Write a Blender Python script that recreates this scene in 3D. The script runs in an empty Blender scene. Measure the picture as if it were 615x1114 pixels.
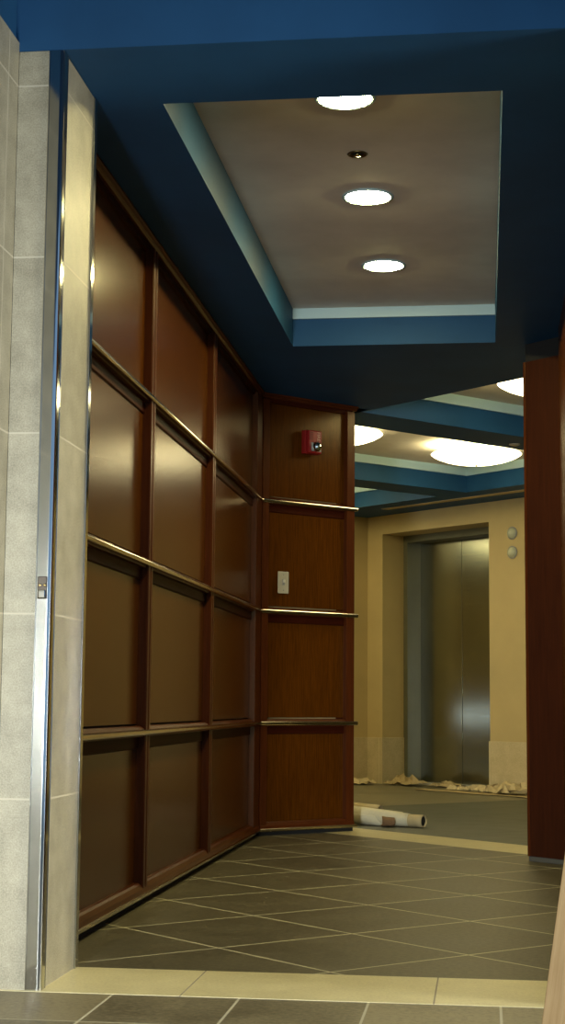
import bpy, bmesh, math, random
from mathutils import Vector, Matrix, noise
random.seed(7)
SC = bpy.context.scene
COL = SC.collection
S2 = math.sqrt(2)
PI = math.pi

# ------------------------------------------------------------------ camera
H = 0.70
f_px, yaw, pit, rol = 1739.64, 0.126025, 0.11908, 0.0084537
cy, sy, cp, sp = math.cos(yaw), math.sin(yaw), math.cos(pit), math.sin(pit)
fw = Vector((-sy*cp, cy*cp, sp)); r0 = Vector((cy, sy, 0)); u0 = r0.cross(fw)
rr = r0*math.cos(rol)+u0*math.sin(rol); uu = -r0*math.sin(rol)+u0*math.cos(rol)
cam_d = bpy.data.cameras.new('camera'); cam = bpy.data.objects.new('camera', cam_d); COL.objects.link(cam)
m = Matrix.Identity(4)
for i in range(3):
    m[i][0], m[i][1], m[i][2] = rr[i], uu[i], -fw[i]
m[2][3] = H
cam.matrix_world = m
cam_d.sensor_fit = 'VERTICAL'; cam_d.sensor_height = 36; cam_d.lens = f_px/1114*36
cam_d.clip_start = 0.05; cam_d.clip_end = 100
SC.camera = cam

# ------------------------------------------------------------------ world, light, exposure
W = bpy.data.worlds.new('world'); SC.world = W; W.use_nodes = True
W.node_tree.nodes['Background'].inputs[0].default_value = (0.24, 0.42, 0.68, 1)
W.node_tree.nodes['Background'].inputs[1].default_value = 0.17
SC.view_settings.view_transform = 'Standard'; SC.view_settings.look = 'None'
SC.view_settings.gamma = 1; SC.view_settings.use_curve_mapping = False
SC.view_settings.exposure = 2.5
LAMP_CORRIDOR = 34.0     # emission strength of the corridor downlights
LAMP_LOBBY = 2.15         # emission strength of the lobby bowls
def area(name, loc, tgt, sx, sy_, power, col, spread=180):
    l = bpy.data.lights.new(name, 'AREA'); l.shape = 'RECTANGLE'; l.size = sx; l.size_y = sy_
    l.energy = power; l.color = col; l.spread = math.radians(spread)
    o = bpy.data.objects.new(name, l); COL.objects.link(o); o.location = loc
    o.rotation_euler = (Vector(tgt)-Vector(loc)).to_track_quat('-Z', 'Y').to_euler()
    return o
# daylight from the entrance windows well behind the camera
area('entrance_daylight', (-0.98, -2.6, 0.8), (-1.1, 3.9, 0.55), 0.4, 1.2, 5.5, (0.95, 1.0, 0.97), 46)
area('near_wall_fill', (4.3, 2.7, 0.8), (-1.2, 3.5, 0.6), 1.0, 1.2, 6.5, (1.0, 0.96, 0.78), 60)  # added warm fill for the near left wall; no such window is known
area('door_streak_fill', (-5.3, 14.0, 0.58), (-0.2, 14.1, 0.55), 1.5, 0.16, 0.22, (0.70, 0.85, 1.0))  # added unseen lamp, puts a cool streak in the elevator door

# ------------------------------------------------------------------ materials
def mat(name):
    M = bpy.data.materials.new(name); M.use_nodes = True
    nt = M.node_tree; b = nt.nodes['Principled BSDF']
    return M, nt, b
def N(nt, t, **kw):
    n = nt.nodes.new(t)
    for k, v in kw.items(): setattr(n, k, v)
    return n
def math_n(nt, op, a, b=None, c=None):
    n = N(nt, 'ShaderNodeMath', operation=op)
    for i, v in enumerate((a, b, c)):
        if v is None: continue
        if isinstance(v, (int, float)): n.inputs[i].default_value = v
        else: nt.links.new(v, n.inputs[i])
    return n.outputs[0]
def ramp(nt, fac, cols):
    r = N(nt, 'ShaderNodeValToRGB'); e = r.color_ramp.elements
    e[0].position, e[0].color = cols[0][0], (*cols[0][1], 1)
    e[1].position, e[1].color = cols[-1][0], (*cols[-1][1], 1)
    for p, c in cols[1:-1]:
        x = e.new(p); x.color = (*c, 1)
    nt.links.new(fac, r.inputs[0]); return r.outputs[0]
def noise_t(nt, vec, scale, detail=6, rough=.6, stretch=None):
    if stretch:
        mp = N(nt, 'ShaderNodeMapping'); mp.inputs['Scale'].default_value = stretch
        nt.links.new(vec, mp.inputs[0]); vec = mp.outputs[0]
    n = N(nt, 'ShaderNodeTexNoise'); n.inputs['Scale'].default_value = scale
    n.inputs['Detail'].default_value = detail; n.inputs['Roughness'].default_value = rough
    nt.links.new(vec, n.inputs['Vector']); return n.outputs[0]
def bump(nt, b, hgt, strength=.1, dist=.01):
    k = N(nt, 'ShaderNodeBump'); k.inputs['Strength'].default_value = strength; k.inputs['Distance'].default_value = dist
    nt.links.new(hgt, k.inputs['Height']); nt.links.new(k.outputs[0], b.inputs['Normal'])
def coords(nt, obj=False):
    if obj: return N(nt, 'ShaderNodeTexCoord').outputs['Object']
    return N(nt, 'ShaderNodeNewGeometry').outputs['Position']
def mixc(nt, fac, a, b):
    n = N(nt, 'ShaderNodeMix', data_type='RGBA')
    nt.links.new(fac, n.inputs[0])
    for i, v in ((6, a), (7, b)):
        if isinstance(v, tuple): n.inputs[i].default_value = (*v, 1)
        else: nt.links.new(v, n.inputs[i])
    return n.outputs[2]

def paint(name, col, rough=.6, var=.12, bscale=180, spec=.5):
    M, nt, b = mat(name); b.inputs['Specular IOR Level'].default_value = spec; v = coords(nt)
    n = noise_t(nt, v, 2.5, 4)
    c = ramp(nt, n, [(.3, tuple(x*(1-var) for x in col)), (.7, tuple(x*(1+var) for x in col))])
    nt.links.new(c, b.inputs['Base Color']); b.inputs['Roughness'].default_value = rough
    bump(nt, b, noise_t(nt, v, bscale, 2), .06, .002)
    return M
def line_mask(nt, coord, period, offset, width):
    # 1 on a grout line of the given width, repeating with the period
    x = math_n(nt, 'SUBTRACT', coord, offset)
    x = math_n(nt, 'DIVIDE', x, period)
    x = math_n(nt, 'ADD', x, .5)
    x = math_n(nt, 'FRACT', x)
    x = math_n(nt, 'SUBTRACT', x, .5)
    x = math_n(nt, 'ABSOLUTE', x)
    return math_n(nt, 'LESS_THAN', x, width/2/period)
def cell(nt, coord, period, offset):
    return math_n(nt, 'FLOOR', math_n(nt, 'DIVIDE', math_n(nt, 'SUBTRACT', coord, offset), period))
def tile_mat(name, c1, c2, grout, axis_a, per_a, off_a, axis_b, per_b, off_b, gw=.005, rough=.35, rot=0.0, nscale=6, fine=90, tone=.12, spec=.5, stagger=False):
    M, nt, b = mat(name); v = coords(nt)
    if rot:
        mp = N(nt, 'ShaderNodeMapping'); mp.inputs['Rotation'].default_value = (0, 0, rot)
        nt.links.new(v, mp.inputs[0]); vv = mp.outputs[0]
    else: vv = v
    s = N(nt, 'ShaderNodeSeparateXYZ'); nt.links.new(vv, s.inputs[0])
    A, B = s.outputs[axis_a], s.outputs[axis_b]
    ca, cb = cell(nt, A, per_a, off_a), cell(nt, B, per_b, off_b)
    g = math_n(nt, 'MAXIMUM', line_mask(nt, A, per_a, off_a, gw), line_mask(nt, B, per_b, off_b, gw))
    wn = N(nt, 'ShaderNodeTexWhiteNoise', noise_dimensions='2D')
    cmb = N(nt, 'ShaderNodeCombineXYZ'); nt.links.new(ca, cmb.inputs[0]); nt.links.new(cb, cmb.inputs[1])
    nt.links.new(cmb.outputs[0], wn.inputs['Vector'])
    n1 = noise_t(nt, v, nscale, 8, .65)
    n2 = noise_t(nt, v, fine, 4, .7)
    nn = math_n(nt, 'ADD', math_n(nt, 'MULTIPLY', n1, .38), math_n(nt, 'MULTIPLY', n2, .62))
    nn = math_n(nt, 'ADD', nn, math_n(nt, 'MULTIPLY', math_n(nt, 'SUBTRACT', wn.outputs[0], .5), tone))
    c = ramp(nt, nn, [(.37, c1), (.63, c2)])
    nt.links.new(mixc(nt, g, c, grout), b.inputs['Base Color'])
    r = math_n(nt, 'ADD', math_n(nt, 'MULTIPLY', n1, .2), rough-.1)
    r = math_n(nt, 'MAXIMUM', r, math_n(nt, 'MULTIPLY', g, .8))
    nt.links.new(r, b.inputs['Roughness'])
    b.inputs['Specular IOR Level'].default_value = spec
    hgt = math_n(nt, 'SUBTRACT', math_n(nt, 'MULTIPLY', nn, .5), g)
    bump(nt, b, hgt, .25, .003)
    return M
def wood_mat(name, dark, light, rough=.32, stretch=(14, 14, .8), coat=.05, obj=True, croug=.25, scale=6, spec=.21):
    M, nt, b = mat(name); v = coords(nt, obj)
    n = noise_t(nt, v, scale, 8, .65, stretch)
    n2 = noise_t(nt, v, 1.3, 3)
    x = math_n(nt, 'ADD', math_n(nt, 'MULTIPLY', n, .7), math_n(nt, 'MULTIPLY', n2, .3))
    c = ramp(nt, x, [(.3, dark), (.7, light)])
    nt.links.new(c, b.inputs['Base Color'])
    b.inputs['Roughness'].default_value = rough
    b.inputs['Specular IOR Level'].default_value = spec; b.inputs['Specular Tint'].default_value = (1, .84, .50, 1); b.inputs['Coat Weight'].default_value = coat; b.inputs['Coat Roughness'].default_value = croug
    bump(nt, b, n, .22, .001)
    return M
def metal(name, col, rough=.2, aniso=0, stretch=None):
    M, nt, b = mat(name)
    b.inputs['Base Color'].default_value = (*col, 1); b.inputs['Metallic'].default_value = 1
    b.inputs['Roughness'].default_value = rough
    if stretch:
        v = coords(nt, True); n = noise_t(nt, v, 5, 5, .6, stretch)
        r = math_n(nt, 'ADD', math_n(nt, 'MULTIPLY', n, .16), rough-.08); nt.links.new(r, b.inputs['Roughness'])
        n2 = noise_t(nt, v, 2, 2)
        nt.links.new(ramp(nt, n2, [(.3, tuple(x*.85 for x in col)), (.7, col)]), b.inputs['Base Color'])
    return M
def simple(name, col, rough=.5, emit=0, ecol=None, trans=0):
    M, nt, b = mat(name); v = coords(nt)
    n = noise_t(nt, v, 30, 3)
    nt.links.new(ramp(nt, n, [(.3, tuple(x*.9 for x in col)), (.7, col)]), b.inputs['Base Color'])
    b.inputs['Roughness'].default_value = rough
    if emit:
        b.inputs['Emission Color'].default_value = (*(ecol or col), 1); b.inputs['Emission Strength'].default_value = emit
    return M

BLUE = paint('navy_teal_paint', (0.014, 0.070, 0.170), .6, spec=.18)
DRY = paint('taupe_ceiling_paint', (0.68, 0.63, 0.56), .8)
WHITE = paint('pale_blue_trim_paint', (0.42, 0.60, 0.66), .5, .04)
TAN = paint('tan_wall_paint', (0.46, 0.36, 0.165), .75, .05)
TILE_W = tile_mat('beige_stone_wall_tile', (.20, .18, .125), (.42, .385, .285), (.50, .46, .36), 2, .459, 0.0, 1, 40, 11.3, .0045, .42, nscale=14, fine=260, tone=.06)
TILE_L = tile_mat('beige_stone_wall_tile_long', (.20, .18, .125), (.42, .385, .285), (.50, .46, .36), 2, .459, 0.0, 1, .459, 3.815, .0045, .42, nscale=14, fine=260, tone=.06)
SLATE = tile_mat('slate_floor_tile', (.060, .052, .032), (.135, .118, .074), (.58, .55, .40), 0, .5075, -4.705/S2, 1, .505, 3.89/S2, .008, .44, rot=PI/4, nscale=4, fine=60, tone=.10, spec=.32)
SLATE_N = tile_mat('slate_floor_tile_square', (.070, .058, .035), (.26, .22, .135), (.55, .52, .40), 0, .309, -.277, 1, .459, 3.55, .006, .42, nscale=5, fine=70, tone=.2)
BAND = tile_mat('cream_border_tile', (.66, .58, .33), (.84, .76, .46), (.38, .33, .25), 0, .607, -.124, 1, 50, 20, .004, .36, nscale=8, fine=120, tone=.05)
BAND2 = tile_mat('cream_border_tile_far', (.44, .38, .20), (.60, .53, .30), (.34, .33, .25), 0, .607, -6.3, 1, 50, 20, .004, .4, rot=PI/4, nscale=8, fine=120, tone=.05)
LOBF = tile_mat('lobby_border_tile', (.095, .084, .046), (.16, .14, .08), (.30, .27, .18), 0, .5075, -4.705/S2, 1, .505, 3.89/S2, .005, .42, rot=PI/4, nscale=4, fine=60, tone=.1)
FIELD = tile_mat('lobby_field_tile', (.034, .038, .025), (.062, .068, .046), (.055, .055, .04), 0, .5075, -4.705/S2, 1, .505, 3.89/S2, .004, .5, rot=PI/4, nscale=5, fine=80, tone=.05)
WAIN = tile_mat('lobby_wainscot_tile', (.40, .33, .18), (.56, .47, .28), (.66, .58, .38), 0, .459, -9.45, 2, .8, .8, .004, .45, rot=PI/4, nscale=9, fine=130, tone=.05)
VENEER = wood_mat('mahogany_veneer', (.036, .0100, .0008), (.125, .037, .0024), .24, coat=0, stretch=(34, 34, 1.3))
MOLD = wood_mat('mahogany_moulding', (.046, .010, .003), (.108, .027, .007), .34)
LIP = wood_mat('mahogany_lip_shaded', (.028, .005, .002), (.055, .010, .004), .5, (.8, 14, 14), 0, spec=.08)  # dark red mahogany, darkened further for shade under strips, crown and in the groove
MOLDH = wood_mat('mahogany_moulding_long', (.046, .010, .003), (.108, .027, .007), .34, (.8, 14, 14))
BRONZE = metal('satin_metal_strip', (.52, .46, .36), .16)
CHROME = metal('polished_stainless', (.55, .56, .54), .09)
BRUSH = metal('brushed_stainless_door', (.40, .41, .32), .18, stretch=(1, 1, 30))
_b = BRUSH.node_tree.nodes['Principled BSDF']; _b.inputs['Anisotropic'].default_value = .6; _b.inputs['Anisotropic Rotation'].default_value = 0
FRAMEM = paint('painted_steel_frame', (.105, .105, .062), .4)
DARK = simple('dark_gap', (.012, .012, .012), .8)
GREYB = simple('grey_vinyl_base', (.10, .10, .09), .5)
RED = simple('red_alarm_plastic', (.27, .012, .012), .35)
LABEL = simple('pale_lettering', (.72, .45, .33), .5)
IVORY = simple('almond_plastic', (.50, .46, .34), .4)
TOGGLE = simple('almond_toggle', (.72, .68, .52), .3)
LENSG = metal('strobe_lens', (.75, .85, .80), .12)
BRASS = metal('brass_hardware', (.70, .56, .28), .2)
PAPERW = simple('white_drop_paper', (.62, .58, .42), .8)
KRAFT = simple('brown_kraft_paper', (.34, .26, .12), .85)
KRAFTL = simple('pale_kraft_paper', (.48, .39, .21), .85)
FROST = simple('frosted_indicator_glass', (.46, .48, .34), .15)
GRAY = simple('grey_steel', (.30, .30, .28), .4)
PINE = wood_mat('raw_pine', (.36, .22, .10), (.60, .42, .22), .6, (18, 18, .7), 0)
PINE_EDGE = wood_mat('raw_pine_edge', (.24, .17, .06), (.38, .28, .12), .6, (18, 18, .7), 0)
def emitter(name, col, s):
    M, nt, b = mat(name); b.inputs['Base Color'].default_value = (.8, .8, .75, 1)
    b.inputs['Emission Color'].default_value = (*col, 1)
    lw = N(nt, 'ShaderNodeTexNoise'); lw.inputs['Scale'].default_value = 3
    st = math_n(nt, 'ADD', math_n(nt, 'MULTIPLY', lw.outputs[0], .1*s), .95*s)
    nt.links.new(st, b.inputs['Emission Strength']); return M
EM_C = emitter('downlight_glow', (1.0, .86, .38), LAMP_CORRIDOR)
EM_L = emitter('bowl_glow', (1.0, .86, .45), LAMP_LOBBY)

# ------------------------------------------------------------------ helpers
def box(bm, x0, x1, y0, y1, z0, z1, bev=0):
    vs = [bm.verts.new((x, y, z)) for x in (x0, x1) for y in (y0, y1) for z in (z0, z1)]
    fs = [(0, 1, 3, 2), (4, 6, 7, 5), (0, 4, 5, 1), (2, 3, 7, 6), (0, 2, 6, 4), (1, 5, 7, 3)]
    faces = [bm.faces.new([vs[i] for i in f]) for f in fs]
    if bev:
        es = list({e for f in faces for e in f.edges})
        bmesh.ops.bevel(bm, geom=es, offset=bev, segments=2, affect='EDGES', profile=.5)
    return bm
def prism(bm, pts, z0, z1):
    a = [bm.verts.new((x, y, z0)) for x, y in pts]; b = [bm.verts.new((x, y, z1)) for x, y in pts]
    bm.faces.new(a[::-1]); bm.faces.new(b)
    n = len(pts)
    for i in range(n): bm.faces.new((a[i], a[(i+1) % n], b[(i+1) % n], b[i]))
    return bm
def extrude_profile_x(bm, prof, x0, x1):
    # prof: closed list of (y, z) swept from x0 to x1
    a = [bm.verts.new((x0, y, z)) for y, z in prof]; b = [bm.verts.new((x1, y, z)) for y, z in prof]
    bm.faces.new(a); bm.faces.new(b[::-1]); n = len(prof)
    for i in range(n): bm.faces.new((a[i], b[i], b[(i+1) % n], a[(i+1) % n]))
    return bm
def lathe(bm, prof, seg=40, cx=0, cy_=0):
    rings = []
    for r, z in prof:
        if r < 1e-6: rings.append([bm.verts.new((cx, cy_, z))])
        else: rings.append([bm.verts.new((cx+r*math.cos(2*PI*k/seg), cy_+r*math.sin(2*PI*k/seg), z)) for k in range(seg)])
    for A, B in zip(rings, rings[1:]):
        for k in range(seg):
            j = (k+1) % seg
            if len(A) == 1 and len(B) == 1: continue
            if len(A) == 1: f = (A[0], B[j], B[k])
            elif len(B) == 1: f = (A[k], A[j], B[0])
            else: f = (A[k], A[j], B[j], B[k])
            bm.faces.new(f)
    return bm
def obj(name, bm, material, parent=None, smooth=False, loc=None, rot=None):
    bmesh.ops.recalc_face_normals(bm, faces=bm.faces)
    me = bpy.data.meshes.new(name); bm.to_mesh(me); bm.free()
    if smooth:
        for p in me.polygons: p.use_smooth = True
    me.materials.append(material)
    o = bpy.data.objects.new(name, me); COL.objects.link(o)
    if parent: o.parent = parent
    if loc: o.location = loc
    if rot: o.rotation_euler = rot
    return o
def BM(): return bmesh.new()
def thing(name, label, cat, loc=(0, 0, 0), rot=(0, 0, 0), group=None):
    o = bpy.data.objects.new(name, None); COL.objects.link(o); o.empty_display_size = .05
    o.location = loc; o.rotation_euler = rot; o['label'] = label; o['category'] = cat
    if group: o['group'] = group
    return o
def tag(o, label, cat, group=None, kind=None):
    o['label'] = label; o['category'] = cat
    if group: o['group'] = group
    if kind: o['kind'] = kind
    return o
def struct(name, bm, m_, label, cat, **kw):
    o = obj(name, bm, m_, **kw); o['kind'] = 'structure'; o['label'] = label; o['category'] = cat
    return o
R45 = -PI/4      # lobby frame: local x = (x-y)/sqrt2, local y = (x+y)/sqrt2

# ------------------------------------------------------------------ floors
zc = 2.39
s_near, s_far = 7.98, 8.47          # far threshold, as x+y
def W_(s, d): return ((s-d)/2, (s+d)/2)
struct('floor', prism(BM(), [(-4, -4), (4, -4), (4, 3.885), (-4, 3.885)], -.05, 0), SLATE_N, 'brown slate tiles laid square in front of the cream band', 'floor')
struct('floor', prism(BM(), [(-1.3, 4.255), (1.2, 4.255), (3.2, 4.255), W_(s_near, -.5), W_(s_near, 11.0), (-2.0, 8.4), (-1.3, 8.4)], -.05, 0), SLATE, 'brown slate corridor floor laid on the diagonal', 'floor')
struct('trim', prism(BM(), [(-1.3, 3.885), (3.2, 3.885), (3.2, 4.255), (-1.3, 4.255)], -.05, 0.001), BAND, 'cream stone band across the near end of the corridor floor', 'floor band')
struct('trim', prism(BM(), [W_(s_near, -.5), W_(s_far, -.5), W_(s_far, 11.0), W_(s_near, 11.0)], -.05, .001), BAND2, 'cream stone band under the far opening to the lobby', 'floor band')
L0, L1 = -15.2, -3.0
struct('floor', box(BM(), L0, L1, s_far/S2, 10.4, -.06, -.0005), LOBF, 'olive brown lobby floor tiles at the elevator side', 'floor', rot=(0, 0, R45))
struct('floor', box(BM(), -8.45, L1, s_far/S2+.001, 8.93, -.05, .0005), FIELD, 'dark grey green floor field in the middle of the lobby', 'floor', rot=(0, 0, R45))

# ------------------------------------------------------------------ ceilings
def flat(bm, pts, z, t=.004):
    return prism(bm, pts, z, z+t)
tx0, tx1, ty0, ty1, tz = -.897, .060, 4.30, 7.42, 2.57
bm = BM()
flat(bm, [(-1.32, 3.90), (tx0, 3.90), (tx0, 8.6), (-1.32, 8.6)], zc)
flat(bm, [(tx1, 3.90), (.70, 3.90), (.70, 7.77), (tx1, 8.41)], zc)
flat(bm, [(tx0, 3.90), (tx1, 3.90), (tx1, ty0), (tx0, ty0)], zc)
flat(bm, [(tx0, ty1), (tx1, ty1), (tx1, 8.41), (tx0, 9.367)], zc)
flat(bm, [(-1.32, 8.6), (tx0, 8.6), (tx0, 9.367), (-1.32, 9.79)], zc)
struct('ceiling', bm, BLUE, 'dark blue soffit of the corridor around the recessed tray', 'ceiling')
bm = BM()
box(bm, tx0-.03, tx0, ty0-.03, ty1+.03, zc+.004, tz); box(bm, tx1, tx1+.03, ty0-.03, ty1+.03, zc+.004, tz)
box(bm, tx0, tx1, ty0-.03, ty0, zc+.004, tz); box(bm, tx0, tx1, ty1, ty1+.03, zc+.004, tz)
struct('trim', bm, BLUE, 'blue side faces of the corridor ceiling tray', 'ceiling trim')
struct('ceiling', box(BM(), tx0-.03, tx1+.03, ty0-.03, ty1+.03, tz, tz+.02), DRY, 'taupe top of the corridor ceiling tray', 'ceiling')
bm = BM(); box(bm, tx0, tx1, ty1-.014, ty1, tz-.05, tz); box(bm, tx0, tx1, ty0, ty0+.014, tz-.05, tz)
struct('trim', bm, WHITE, 'pale blue crown strip at the far end of the corridor ceiling tray', 'ceiling trim')

# lobby ceiling, in the lobby frame
cy0, cy1 = 8.45/S2, 12.65/S2
trays = [(-6.979, -5.19), (-9.136, -7.347), (-11.264, -9.475), (-13.421, -11.632)]
slx0, slx1, sly0, sly1 = -10.40, -7.2, 9.150, 9.235
bm = BM()
def fl(x0, x1, y0, y1): box(bm, x0, x1, y0, y1, zc, zc+.004)
fl(L0, L1, cy1, sly0); fl(L0, L1, sly1, 10.45); fl(L0, slx0, sly0, sly1); fl(slx1, L1, sly0, sly1)
fl(L0, trays[3][0], cy0, cy1); fl(trays[3][1], trays[2][0], cy0, cy1); fl(trays[2][1], trays[1][0], cy0, cy1)
fl(trays[1][1], trays[0][0], cy0, cy1); fl(trays[0][1], L1, cy0, cy1)
struct('ceiling', bm, BLUE, 'dark blue soffit and beams between the lobby ceiling trays', 'ceiling', rot=(0, 0, R45))
struct('ceiling', box(BM(), L0, -6.9, 5.80, cy0, zc, zc+.004), BLUE, 'blue soffit strip along the lobby side of the opening', 'ceiling', rot=(0, 0, R45))
zt = 2.585
for i, (x0, x1) in enumerate(trays):
    nm = ['nearest', 'middle', 'left', 'leftmost'][i]
    bm = BM(); t = .03
    box(bm, x0-t, x0, cy0-t, cy1+t, zc+.004, zt); box(bm, x1, x1+t, cy0-t, cy1+t, zc+.004, zt)
    box(bm, x0, x1, cy0-t, cy0, zc+.004, zt); box(bm, x0, x1, cy1, cy1+t, zc+.004, zt)
    struct('trim', bm, BLUE, 'blue side faces of the %s lobby ceiling tray' % nm, 'ceiling trim', rot=(0, 0, R45))
    bm = BM(); w = .016
    box(bm, x0, x0+w, cy0, cy1, 2.522, zt); box(bm, x1-w, x1, cy0, cy1, 2.522, zt)
    box(bm, x0+w, x1-w, cy0, cy0+w, 2.522, zt); box(bm, x0+w, x1-w, cy1-w, cy1, 2.522, zt)
    struct('trim', bm, WHITE, 'pale blue crown strip inside the %s lobby ceiling tray' % nm, 'ceiling trim', rot=(0, 0, R45))
    struct('ceiling', box(BM(), x0-t, x1+t, cy0-t, cy1+t, zt, zt+.02), DRY, 'taupe top of the %s lobby ceiling tray' % nm, 'ceiling', rot=(0, 0, R45))

# near side: blue bulkhead over the corridor mouth
struct('wall_front', box(BM(), -1.32, 3.0, 3.899, 4.0, 2.3905, 3.3), BLUE, 'blue bulkhead over the mouth of the corridor', 'wall')
struct('ceiling', box(BM(), -1.5, 3.0, -4.0, 4.0, 3.3, 3.34), BLUE, 'high blue ceiling in front of the corridor', 'ceiling')

# ------------------------------------------------------------------ walls
struct('wall_left', box(BM(), -1.35, -1.21, -1.2, 4.0, 0, 3.3), BLUE, 'blue painted upper wall at left edge above the stone tiles', 'wall')
struct('wall_left', box(BM(), -1.21, -1.20, -1.2, 3.9, 0, 2.414), TILE_L, 'beige stone tiles on the near left wall', 'wall')
# tiled pier
pw = thing('tiled_pier', 'beige stone tiled pier beside the wood panelling', 'pillar', (-1.14, 4.07, 0))
def pier(xa, xb, nm_parent, sx):
    b_ = BM(); box(b_, xa-nm_parent.location.x, xb-nm_parent.location.x, 3.90-4.07, 4.262-4.07, 0, 2.389, .0)
    return obj('stone_cladding', b_, TILE_W, nm_parent)
pier(-1.199, -1.081, pw, 1)
def corner_guard(name, label, loc, rot):
    # polished sheet bent round the corner; local corner at origin, legs along -x and +y
    t = thing(name, label, 'corner guard', loc, (0, 0, rot))
    r, th = .011, .002
    prof = [(-.036, -.0025)]
    outer = []; inner = []
    n = 8
    outer.append((-.034, -.004)); 
    for k in range(n+1):
        a = -PI/2 + (PI/2)*k/n
        outer.append((-r+.004+r*math.cos(a), r-.004+r*math.sin(a)))
    outer.append((.004, .034))
    for x, y in outer:
        pass
    cx_, cy_ = -.030, .030
    def inset(p):
        x, y = p; return (min(x, .002) if x > -.030 else x, y)
    inner = [(.0005, .034)] + [(-r+.004+(r-.0035)*math.cos(-PI/2+(PI/2)*(n-k)/n), r-.004+(r-.0035)*math.sin(-PI/2+(PI/2)*(n-k)/n)) for k in range(n+1)] + [(-.034, -.0005)]
    b_ = BM(); prism(b_, outer+inner, 0.0, 2.388)
    g = obj('bent_sheet', b_, CHROME, t, smooth=False)
    # hemmed lips along both legs
    b_ = BM(); box(b_, -.0365, -.033, -.0050, -.0003, 0, 2.388, .0008); obj('hemmed_edge', b_, CHROME, t)
    b_ = BM(); box(b_, .0003, .0050, .033, .0365, 0, 2.388, .0008); obj('hemmed_edge', b_, CHROME, t)
    return t
g1 = corner_guard('corner_guard', 'polished steel guard on the near outer corner of the tiled pier', (-1.081, 3.90, 0), 0)
g2 = corner_guard('corner_guard', 'polished steel guard on the far corner of the tiled pier, against the panelling', (-1.081, 4.262, 0), PI/2)
t = thing('door_catch', 'small metal catch with two bright screws on the polished corner guard', 'catch', (-1.097, 3.896, .985))
obj('catch_plate', box(BM(), -.0135, .0105, -.005, .0002, -.030, .026, .002), metal('dark_nickel', (.07, .06, .05), .35), t)
for sx in (-.0065, .0055):
    obj('screw', lathe(BM(), [(0, .004), (.0028, .0034), (.0042, .001), (.0042, 0)], 16), BRASS, t, True, (sx, -.005, .004), (PI/2, 0, 0))
obj('strike_tongue', box(BM(), -.010, .009, -.012, -.004, -.028, -.008, .003), CHROME, t)
# symmetrical right side of the corridor (outside the frame, closes the space)
struct('wall_right', box(BM(), .34, .50, 4.262, 7.16, 0, zc), VENEER, 'wood corridor wall at right', 'wall')
struct('wall_right', box(BM(), .24, .50, 3.90, 4.262, 0, 2.389), TILE_W, 'tiled pier at the right of the corridor mouth', 'wall')
struct('wall_left', box(BM(), -1.35, -1.232, 4.0, 8.46, 0, zc), DARK, 'rough wall behind the left wood panelling', 'wall')
struct('wall_left', prism(BM(), [(-1.232, 8.57), (-.775, 9.03), W_(8.265, 9.80), W_(8.265, 21.5), (-6.6, 8.4), (-1.36, 8.4)], 0, zc), TAN, 'wall core behind the angled wood panelling', 'wall')
struct('wall_right', prism(BM(), [W_(7.72, 7.26), W_(8.45, 7.26), W_(8.45, 2.0), W_(7.72, 2.0)], 0, zc), TAN, 'wall core behind the right wood panel', 'wall')

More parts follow.
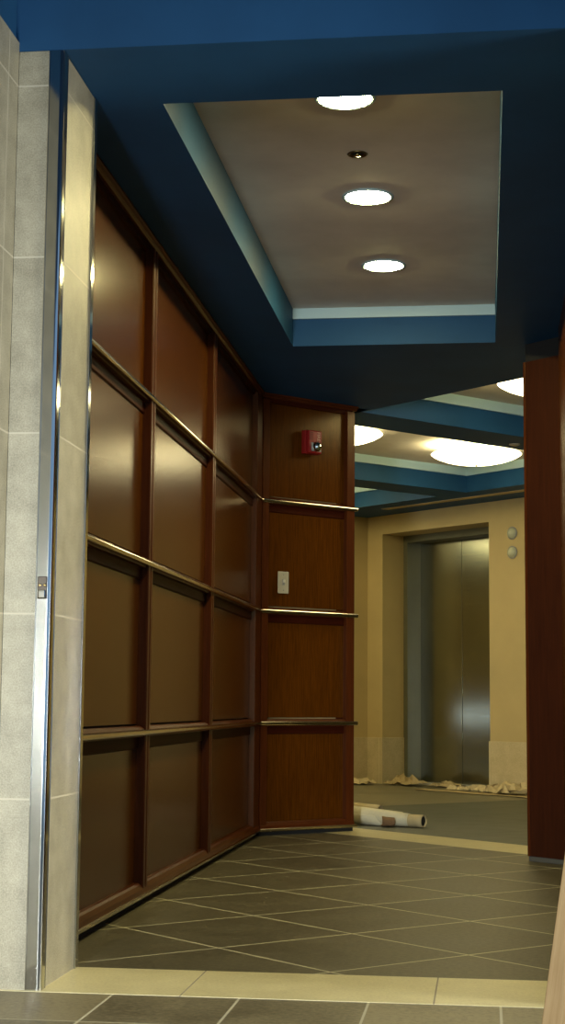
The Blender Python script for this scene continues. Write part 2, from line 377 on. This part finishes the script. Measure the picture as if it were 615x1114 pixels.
# ------------------------------------------------------------------ wood panelling
def panelling(name, label, loc, ang, L, stiles, rails, end_over=0.0, strips=True, v0=0.0, x_over0=0.0, groove=None):
    t = thing(name, label, 'wall panelling', loc, (0, 0, ang))
    # local y = 0 is the outer line of the metal strips, +y goes into the wall
    cols = []; prev = 0.0
    for a, b_ in stiles:
        if a-prev > .02: cols.append((prev, a))
        prev = b_
    if L-prev > .02: cols.append((prev, L))
    rows = []
    zz = [0.055]+[v for v in rails]+[2.342]
    for i in range(len(zz)-1):
        lo = zz[i]+(.035 if i else 0.0); hi = zz[i+1]-(.056 if i < len(zz)-2 else 0)
        rows.append((lo, hi))
    # continuous backing, then each veneer panel
    for c in cols:
        for r_ in rows:
            b1 = BM(); box(b1, c[0]-.004, c[1]+.004, .042, .051, r_[0]-.004, r_[1]+.004)
            obj('veneer_panel', b1, VENEER, t)
    for a, b_ in stiles:
        b1 = BM(); w = b_-a
        if w > .06 and w < .12:
            box(b1, a, a+w*.42, .010, .050, .05, 2.355, .004); box(b1, b_-w*.42, b_, .010, .050, .05, 2.355, .004)
            box(b1, a+w*.40, b_-w*.40, .017, .048, .05, 2.355)
        else: box(b1, a, b_, .012, .050, .05, 2.355, .003)
        obj('stile', b1, MOLD, t)
    for z in rails:
        b1 = BM(); extrude_profile_x(b1, [(.050, z-.016), (.036, z-.016), (.020, z-.014), (.016, z+.012), (.024, z+.020), (.034, z+.024), (.050, z+.024)], 0, L)
        obj('rail', b1, MOLDH, t)
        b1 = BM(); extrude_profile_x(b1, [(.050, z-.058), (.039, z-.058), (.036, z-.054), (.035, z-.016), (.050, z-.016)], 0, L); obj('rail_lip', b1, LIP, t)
        pr = [(.020, z-.0105)]+[(.006-.006*math.cos(a), z+.0105*math.sin(a)) for a in [(-PI/2+PI*k/10) for k in range(11)]]+[(.020, z+.0105)]
        b1 = BM(); extrude_profile_x(b1, pr, -x_over0, L+end_over); obj('metal_strip', b1, BRONZE, t)
    if groove:
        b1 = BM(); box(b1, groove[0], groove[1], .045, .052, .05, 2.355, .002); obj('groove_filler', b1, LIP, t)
    # crown and base
    b1 = BM(); extrude_profile_x(b1, [(.050, 2.364), (.020, 2.364), (.016, 2.368), (.012, 2.374), (.006, 2.377), (.001, 2.380), (.001, 2.388), (.050, 2.388)], -x_over0, L+end_over)
    obj('crown_moulding', b1, MOLDH, t)
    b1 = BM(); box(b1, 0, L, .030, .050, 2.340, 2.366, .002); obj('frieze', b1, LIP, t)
    b1 = BM(); extrude_profile_x(b1, [(.050, .030), (.008, .030), (.006, .036), (.010, .052), (.018, .066), (.026, .072), (.050, .072)], 0, L)
    obj('base_moulding', b1, MOLDH, t)
    if strips:
        b1 = BM(); extrude_profile_x(b1, [(.040, .022), (.004, .022), (.000, .026), (.000, .034), (.004, .038), (.040, .038)], -x_over0, L+end_over)
        obj('base_strip', b1, BRONZE, t)
    b1 = BM(); box(b1, 0, L, .022, .050, 0, .03); obj('toe_kick', b1, DARK, t)
    return t
y0 = 4.265
RAILS = [.593, 1.193, 1.795]
Lw = 8.52-y0
panelling('wood_wall_panelling', 'long dark red wood panelling of tall squares along the left corridor wall', (-1.18, y0, 0), PI/2, Lw,
          [(5.60-y0, 5.675-y0), (6.93-y0, 7.005-y0), (8.335-y0, 8.52-y0)], RAILS)
panelling('wood_wall_panelling', 'angled wood panelling with the alarm strobe and light switch', (-1.18, 8.52, 0), PI/4, .655,
          [(0.0, .045), (.598, .655)], RAILS, end_over=.018, groove=(.552, .600))
# right panel: plain slab with an end stile
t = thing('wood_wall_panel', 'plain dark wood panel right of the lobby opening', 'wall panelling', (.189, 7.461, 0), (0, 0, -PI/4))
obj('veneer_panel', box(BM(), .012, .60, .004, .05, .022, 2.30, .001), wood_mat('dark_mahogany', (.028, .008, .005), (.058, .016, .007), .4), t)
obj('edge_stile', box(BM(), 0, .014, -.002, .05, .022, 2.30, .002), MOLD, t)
obj('reveal_strip', box(BM(), 0, .60, .016, .05, 2.30, 2.388), DARK, t)
obj('wall_base', box(BM(), 0, .60, .006, .05, 0, .024, .002), GREYB, t)

# ------------------------------------------------------------------ elevator lobby (local frame)
def lob(name, bm, m_, label, cat): return struct(name, bm, m_, label, cat, rot=(0, 0, R45))
fy = 9.511; ox0, ox1 = -10.793, -9.451; oz = 2.222
lx = -15.55/S2
lob('wall_back', box(BM(), lx-.1, ox0, fy, 10.1, 0, zc), TAN, 'tan wall left of the elevator', 'wall')
lob('wall_back', box(BM(), ox1, L1, fy, 10.1, 0, zc), TAN, 'tan wall with round indicator lamps right of the elevator', 'wall')
lob('wall_back', box(BM(), ox0, ox1, fy, 10.1, oz, zc), TAN, 'tan lintel over the elevator recess', 'wall')
lob('wall_left', box(BM(), lx-.15, lx, 9.22, 10.1, 0, zc), TAN, 'tan side wall at the left end of the elevator lobby', 'wall')
lob('wall_left', box(BM(), L0-.1, L0, 5.8, 10.1, 0, zc), TAN, 'tan wall at the far left end of the elevator lobby', 'wall')
lob('wall_back', box(BM(), L0, lx-.15, fy, 10.1, 0, zc), TAN, 'tan wall left of the lobby side wall stub', 'wall')
lob('wall_right', box(BM(), L1, L1+.1, 5.8, 10.1, 0, zc), TAN, 'tan wall at the right end of the elevator lobby', 'wall')
bm = BM(); box(bm, lx, ox0+.0, fy-.010, fy, 0, .405, .002); box(bm, ox0, ox0+.010, fy-.010, 9.765, 0, .405, .002)
lob('baseboard_back', bm, WAIN, 'pale stone base tiles left of the elevator', 'wall base')
bm = BM(); box(bm, ox1-.008, L1, fy-.010, fy, 0, .405, .002)
lob('baseboard_back', bm, WAIN, 'pale stone base tiles right of the elevator', 'wall base')
lob('baseboard_left', box(BM(), lx, lx+.010, 9.22, fy-.011, 0, .405, .002), WAIN, 'pale stone base tiles on the lobby side wall', 'wall base')
lob('trim', box(BM(), slx0, slx1, sly0+.004, sly1-.004, zc-.004, zc+.03), TAN, 'tan slot trim in the soffit in front of the elevator wall', 'ceiling trim')
lob('trim', box(BM(), slx0, slx1, sly0, sly1, zc+.031, zc+.04), DARK, 'dark back of the soffit slot', 'ceiling trim')

ev = thing('elevator_door', 'brushed steel two-leaf elevator door in a dark steel frame', 'elevator', (0, 0, 0), (0, 0, R45))
lxx = -10.741; sx_ = -10.204; rx = -9.667; ly = 9.928
for a, b_ in ((lxx-.02, sx_-.003), (sx_+.003, rx+.02)):
    bm = BM(); box(bm, a, b_, ly, ly+.03, .012, 2.18, .002); obj('door_leaf', bm, BRUSH, ev)
bm = BM(); box(bm, ox0+.0, lxx, 9.765, ly+.04, 0, 2.222, .002); obj('frame_jamb', bm, FRAMEM, ev)
bm = BM(); box(bm, rx, ox1, 9.765, ly+.04, 0, 2.222, .002); obj('frame_jamb', bm, FRAMEM, ev)
bm = BM(); box(bm, lxx, rx, 9.765, ly+.04, 2.160, 2.222, .002); obj('frame_head', bm, FRAMEM, ev)
bm = BM(); box(bm, lxx, rx, 9.79, ly+.04, 0, .010); obj('door_sill', bm, GRAY, ev)
bm = BM(); box(bm, lxx, rx, ly+.031, ly+.04, 0, 2.18); obj('shaft_back', bm, DARK, ev)
for z, nm in ((2.106, 'upper'), (1.947, 'lower')):
    t = thing('indicator_lamp', '%s of the two round pale indicator lamps right of the elevator' % nm, 'indicator lamp', (0, 0, 0), (0, 0, 0), 'elevator indicator lamps')
    lc = Vector((-9.177, fy, z)); lc.rotate(Matrix.Rotation(R45, 3, 'Z')); t.location = lc; t.rotation_euler = (PI/2, 0, R45)
    obj('bezel', lathe(BM(), [(.046, 0), (.053, .002), (.054, .010), (.049, .014), (.045, .012), (.045, .004), (0, .004)], 32), GRAY, t, True)
    obj('lens', lathe(BM(), [(.046, .006), (.043, .020), (.032, .032), (.016, .038), (0, .040)], 32), FROST, t, True)

# ------------------------------------------------------------------ lamps
def downlight(loc, which):
    t = thing('downlight', '%s of the three round downlights in the corridor ceiling tray' % which, 'ceiling light', loc, (0, 0, 0), 'corridor downlights')
    obj('trim_ring', lathe(BM(), [(.080, .0), (.092, -.001), (.096, -.004), (.094, -.007), (.086, -.008), (.080, -.004), (.080, 0)], 48), WHITE, t, True)
    obj('lens', lathe(BM(), [(.085, -.002), (.081, -.006), (.062, -.011), (.036, -.0145), (.015, -.016), (0, -.016)], 48), EM_C, t, True)
    return t
downlight((-.418, 4.76, tz), 'nearest'); downlight((-.418, 5.74, tz), 'middle'); downlight((-.418, 6.68, tz), 'farthest')
t = thing('sprinkler_head', 'small round recessed sprinkler between the two nearest corridor downlights', 'sprinkler', (-.42, 5.275, tz))
obj('escutcheon', lathe(BM(), [(.020, 0), (.033, -.001), (.036, -.003), (.032, -.006), (.026, -.004), (.022, 0)], 32), metal('aged_bronze', (.16, .12, .06), .4), t, True)
obj('cup', lathe(BM(), [(.026, -.002), (.022, -.0005), (0, -.0005)], 32), DARK, t, True)
obj('sprinkler_frame', lathe(BM(), [(0, -.001), (.008, -.002), (.007, -.006), (.004, -.008), (.012, -.009), (.012, -.010), (0, -.011)], 20), BRASS, t, True)

def bowl(lxp, lyp, label, zb=2.435):
    v = Vector((lxp, lyp, 0)); v.rotate(Matrix.Rotation(R45, 3, 'Z'))
    t = thing('bowl_lamp', label, 'ceiling light', (v.x, v.y, zt), (0, 0, R45), 'round bowl lamps in the lobby ceiling trays')
    z0 = zb-zt
    pr = [(0, z0), (.08, z0+.004), (.16, z0+.014), (.23, z0+.030), (.285, z0+.050), (.318, z0+.068), (.328, z0+.076), (.322, z0+.082), (.28, z0+.084), (.10, z0+.086), (0, z0+.086)]
    obj('glass_bowl', lathe(BM(), pr, 64), EM_L, t, True)
    obj('canopy', lathe(BM(), [(0, 0), (.09, 0), (.09, -.012), (.075, -.022), (0, -.022)], 32), WHITE, t, True)
    for k in range(3):
        a = k*2*PI/3+.4
        obj('hanger_rod', lathe(BM(), [(0, -.002), (.004, -.002), (.004, z0+.082), (0, z0+.082)], 10, .07*math.cos(a), .07*math.sin(a)), GRAY, t, True)
    obj('finial', lathe(BM(), [(0, z0-.010), (.007, z0-.008), (.010, z0-.002), (.008, z0+.002), (0, z0+.003)], 16), BRASS, t, True)
    return t
bx = -11.65/S2; bxa = -8.6/S2
bowl(bx, 11.55/S2, 'round glowing bowl lamp nearest the elevator, shown whole')
bowl(bx, 9.65/S2, 'round glowing bowl lamp half hidden behind the angled wood panelling')
for lx_, ly_, w_ in ((-14.7/S2, 11.55/S2, 'left tray, elevator side'), (-14.7/S2, 9.65/S2, 'left tray, corridor side'), (-17.72/S2, 11.55/S2, 'leftmost tray, elevator side'), (-17.72/S2, 9.65/S2, 'leftmost tray, corridor side')):
    bowl(lx_, ly_, 'round glowing bowl lamp in the '+w_)
bowl(bxa, 9.42/S2, 'round glowing bowl lamp cut off by the right wood panel, highest in view')
v = Vector((-7.208, 7.495, zc)); v.rotate(Matrix.Rotation(R45, 3, 'Z'))
t = thing('sprinkler_head', 'small pale sprinkler cover under the blue lobby ceiling beam', 'sprinkler', v)
obj('cover_plate', lathe(BM(), [(0, -.010), (.028, -.010), (.036, -.006), (.036, 0), (0, 0)], 32), IVORY, t, True)
obj('shadow_ring', lathe(BM(), [(.030, 0), (.040, -.001), (.042, 0)], 32), DARK, t, True)

# ------------------------------------------------------------------ fire strobe and switch on the angled panelling (local u along, n outward)
def on_angled(u, z, out=-.030):
    b_ = Vector((-1.18, 8.52, 0)); du = Vector((1, 1, 0))/S2; dn = Vector((1, -1, 0))/S2
    return b_+du*u+dn*out+Vector((0, 0, z))
t = thing('fire_alarm_strobe', 'red fire alarm horn strobe with clear lens on the angled wood panelling', 'fire alarm', on_angled(.330, 2.145), (0, 0, PI/4))
obj('mounting_box', box(BM(), -.060, .060, -.035, 0, -.075, .075, .004), RED, t)
obj('housing', box(BM(), -.050, .062, -.060, -.034, -.073, .074, .008), RED, t)
b_ = BM()
for k in range(5): box(b_, -.042, -.014, -.0615, -.0595, .012+k*.011, .017+k*.011)
obj('horn_grille', b_, simple('dark_red_slot', (.10, .005, .005), .6), t)
o = obj('strobe_lens', lathe(BM(), [(.034, 0), (.033, .010), (.026, .024), (.014, .033), (0, .036)], 12), LENSG, t, False, (.012, -.060, -.030), (PI/2, 0, 0))
obj('reflector_plate', box(BM(), -.028, .052, -.063, -.059, -.060, -.004, .002), GRAY, t)
cu = bpy.data.curves.new('fire_letters', 'FONT'); cu.body = 'FIRE'; cu.size = .034; cu.extrude = .0006; cu.align_x = 'CENTER'; cu.align_y = 'CENTER'
co = bpy.data.objects.new('fire_letters', cu); COL.objects.link(co)
bpy.context.view_layer.update()
me = bpy.data.meshes.new_from_object(co); bpy.data.objects.remove(co)
me.materials.append(LABEL)
o = bpy.data.objects.new('fire_lettering', me); COL.objects.link(o); o.parent = t
# lettering runs down the housing
o.location = (.030, -.0615, .036); o.rotation_euler = (PI/2, PI/2, 0)
t.scale = (.86, .9, .88)
t = thing('light_switch', 'small almond toggle light switch on the angled wood panelling', 'light switch', on_angled(.156, 1.355), (0, 0, PI/4))
obj('cover_plate', box(BM(), -.037, .037, -.006, 0, -.060, .060, .003), IVORY, t)
obj('toggle', box(BM(), -.005, .005, -.020, -.005, -.002, .016, .002), TOGGLE, t)
obj('toggle_surround', box(BM(), -.008, .008, -.0075, -.0055, -.015, .018, .001), GRAY, t)
for z in (-.042, .042):
    obj('screw', lathe(BM(), [(0, .002), (.003, .0015), (.0035, 0)], 12), GRAY, t, True, (0, -.006, z), (PI/2, 0, 0))

# ------------------------------------------------------------------ rolls and papers on the lobby floor
def sheet_roll(p0, p1, r_a, r_b, turns, th, mat_in, name, cut=0.0, start=0.0, seg=34, drop=0.0):
    p0 = Vector(p0); p1 = Vector(p1); ax = (p1-p0); L = ax.length; ax.normalize()
    side = Vector((ax.y, -ax.x, 0)).normalized(); up = Vector((0, 0, 1))
    bm = BM(); n = int(turns*seg); K = 8
    grid = []
    for i in range(n+1):
        a = start+2*PI*turns*i/n; q = i/n; row = []
        # outer layer has its end cut on the slant
        over = max(0.0, (q-(1-1.0/turns))*turns)
        Lq = L*(1-cut*over)
        for k in range(K+1):
            tt = k/K; l = Lq*tt; r = (r_a+(r_b-r_a)*(l/L))*(.82+.18*q)
            r *= 1+.03*noise.noise(Vector((a*.6, l*7, turns)))
            base = p0+ax*l
            cz = (r_a+(r_b-r_a)*(l/L))
            pt = base+side*(r*math.cos(a))+up*(r*math.sin(a)*(1-drop)+cz*(1-drop))
            row.append(bm.verts.new(pt))
        grid.append(row)
    for i in range(n):
        for k in range(K): bm.faces.new((grid[i][k], grid[i+1][k], grid[i+1][k+1], grid[i][k+1]))
    return bm
def solid(o, th=.0015):
    md = o.modifiers.new('thickness', 'SOLIDIFY'); md.thickness = th; md.offset = 0
t = thing('paper_roll', 'large pale roll of floor protection paper lying behind the cream band', 'roll', (-.8, 9.45, 0))
def to_local(bm, t_):
    for v_ in bm.verts: v_.co -= t_.location
    return bm
o = obj('outer_sheet', to_local(sheet_roll((-1.15, 9.63, 0.002), (-.435, 9.352, 0.002), .070, .040, 2.2, .002, None, '', cut=.26, start=-1.0), t), PAPERW, t, True); solid(o, .002)
# curled brown flap by the slanted end
bm = BM(); rows = []
for i in range(9):
    a = -2.3+i*.42; row = []
    for k in range(5):
        l = k/4
        c0 = Vector((-.60, 9.37, 0))+Vector((.075, -.035, 0))*l
        r = .030-.006*l+.004*noise.noise(Vector((i*.7, k*.9, 3)))
        row.append(bm.verts.new(c0+Vector((.25, -.96, 0))*(r*math.cos(a)+.018)+Vector((0, 0, .033+r*math.sin(a)))))
    rows.append(row)
for i in range(8):
    for k in range(4): bm.faces.new((rows[i][k], rows[i+1][k], rows[i+1][k+1], rows[i][k+1]))
o = obj('curled_flap', to_local(bm, t), simple('brown_underside', (.20, .115, .055), .85), t, True); solid(o)
t = thing('paper_roll', 'thin tan paper roll with open end sticking out of the large pale roll', 'roll', (-.45, 9.40, 0))
o = obj('rolled_sheet', to_local(sheet_roll((-.60, 9.44, .002), (-.350, 9.31, .002), .036, .036, 2.4, .002, None, '', start=1.2), t), KRAFTL, t, True); solid(o)
_d = Vector((.25, -.13, 0)).normalized()
o = obj('core_shade', lathe(BM(), [(0, 0), (.027, 0), (.027, -.05), (0, -.05)], 24), DARK, t, True, Vector((-.350, 9.31, .038))-t.location-_d*.006)  # solid dark plug, painted shade inside the open end of the roll
o.rotation_euler = _d.to_track_quat('Z', 'Y').to_euler()
t2 = thing('paper_roll', 'dark ended narrow roll lying just behind the large pale roll', 'roll', (-.75, 9.65, 0))
o = obj('rolled_sheet', to_local(sheet_roll((-1.05, 9.90, .002), (-.625, 9.73, .002), .062, .050, 2.0, .002, None, '', start=.3), t2), KRAFTL, t2, True); solid(o)

def crumple(name, label, cx, cy_, wx, wy, hz, rotz, m_, seed, nx=9, ny=6, group='crumpled papers on the lobby floor'):
    bm = BM(); g = []
    rnd = random.Random(seed)
    for i in range(nx+1):
        row = []
        for j in range(ny+1):
            u, v_ = i/nx-.5, j/ny-.5
            e = 1-max(abs(u), abs(v_))*2
            nz = noise.noise(Vector((u*4.3+seed*3.1, v_*4.3, seed)))
            nz2 = noise.noise(Vector((u*9+seed, v_*9, seed+5)))
            z = hz*(abs(nz)*1.9+abs(nz2)*.7+rnd.random()*.25)*(.35+.65*min(1, e*2.5))+.003
            x = wx*(u+.07*rnd.uniform(-1, 1)+.10*nz2); y = wy*(v_+.07*rnd.uniform(-1, 1)+.15*nz)
            row.append(bm.verts.new((x, y, z)))
        g.append(row)
    for i in range(nx):
        for j in range(ny):
            a, b_, c, d = g[i][j], g[i+1][j], g[i+1][j+1], g[i][j+1]
            if rnd.random() < .5: bm.faces.new((a, b_, c)); bm.faces.new((a, c, d))
            else: bm.faces.new((a, b_, d)); bm.faces.new((b_, c, d))
    v = Vector((cx, cy_, 0)); v.rotate(Matrix.Rotation(R45, 3, 'Z'))
    o = obj(name, bm, m_, None, False, (v.x, v.y, 0), (0, 0, R45+rotz)); solid(o, .0015)
    return tag(o, label, 'paper', group)
crumple('crumpled_paper', 'crumpled pale paper at the foot of the wall far left, beside the corridor panelling', -10.86, 9.27, .34, .22, .050, .1, KRAFTL, 1)
crumple('crumpled_paper', 'crumpled tan paper bundle at the left foot of the elevator door', -10.50, 9.50, .38, .20, .065, .05, KRAFT, 2)
crumple('crumpled_paper', 'low crumpled brown paper in front of the left elevator leaf', -10.08, 9.62, .30, .18, .045, -.1, KRAFT, 3)
crumple('crumpled_paper', 'small twist of brown paper at the left end of the spread paper sheet', -9.62, 9.33, .18, .12, .035, .3, KRAFTL, 4)
crumple('crumpled_paper', 'crumpled tan paper heap against the wall tiles right of the elevator', -9.27, 9.33, .26, .22, .065, -.2, KRAFTL, 5)
crumple('crumpled_paper', 'largest folded pale paper heap beneath the round indicator lamps', -8.93, 9.28, .32, .26, .095, .15, KRAFTL, 6)
crumple('crumpled_paper', 'crumpled paper at the edge of the right wood panel, by the wall tiles', -8.56, 9.29, .28, .24, .07, 0, KRAFTL, 8)
bm = BM(); g = []
nx = 26
for i in range(nx+1):
    x = -9.95+2.35*i/nx; wv = .5+.5*min(1, i/6)
    row = [(x, 9.03-.02*math.sin(i*.9)+(1-wv)*.12), (x, 9.14), (x, 9.26+.02*math.sin(i*1.7)-(1-wv)*.05)]
    g.append([bm.verts.new((a, b_, .004+.006*abs(noise.noise(Vector((a*5, b_*9, 2)))))) for a, b_ in row])
for i in range(nx):
    for j in range(2): bm.faces.new((g[i][j], g[i+1][j], g[i+1][j+1], g[i][j+1]))
o = obj('paper_sheet', bm, KRAFT, None, True, None, (0, 0, R45)); solid(o, .001)
tag(o, 'long flat tan paper sheet spread along the floor before the elevator wall', 'paper')

# ------------------------------------------------------------------ leaning board, front right
P0 = Vector((.058, 2.672, 0)); P1 = Vector((.265, 3.85, .907))
ax = (P1-P0).normalized(); P1 = P0+ax*1.47
wdir = Vector((1, 0, 0)); wdir = (wdir-ax*wdir.dot(ax)).normalized(); nd = ax.cross(wdir).normalized()
if nd.y > 0: nd = -nd
bm = BM(); box(bm, 0, .14, 0, .022, 0, 1.47, .0015)
MB_ = Matrix(((wdir.x, -nd.x, ax.x, 0), (wdir.y, -nd.y, ax.y, 0), (wdir.z, -nd.z, ax.z, 0), (0, 0, 0, 1)))
t = thing('wooden_board', 'pale raw wooden board leaning at the lower right corner', 'board', P0)
_o = obj('board_face', bm, PINE, t); _o.matrix_local = MB_
bm = BM(); lathe(bm, [(0, .0010), (.006, .0008), (.008, 0)], 16)
o = obj('knot', bm, simple('dark_knot', (.09, .045, .02), .7), t, True)
kp = ax*.50+wdir*.032+nd*.0002
o.matrix_local = Matrix.Translation(kp) @ nd.to_track_quat('Z', 'Y').to_matrix().to_4x4()
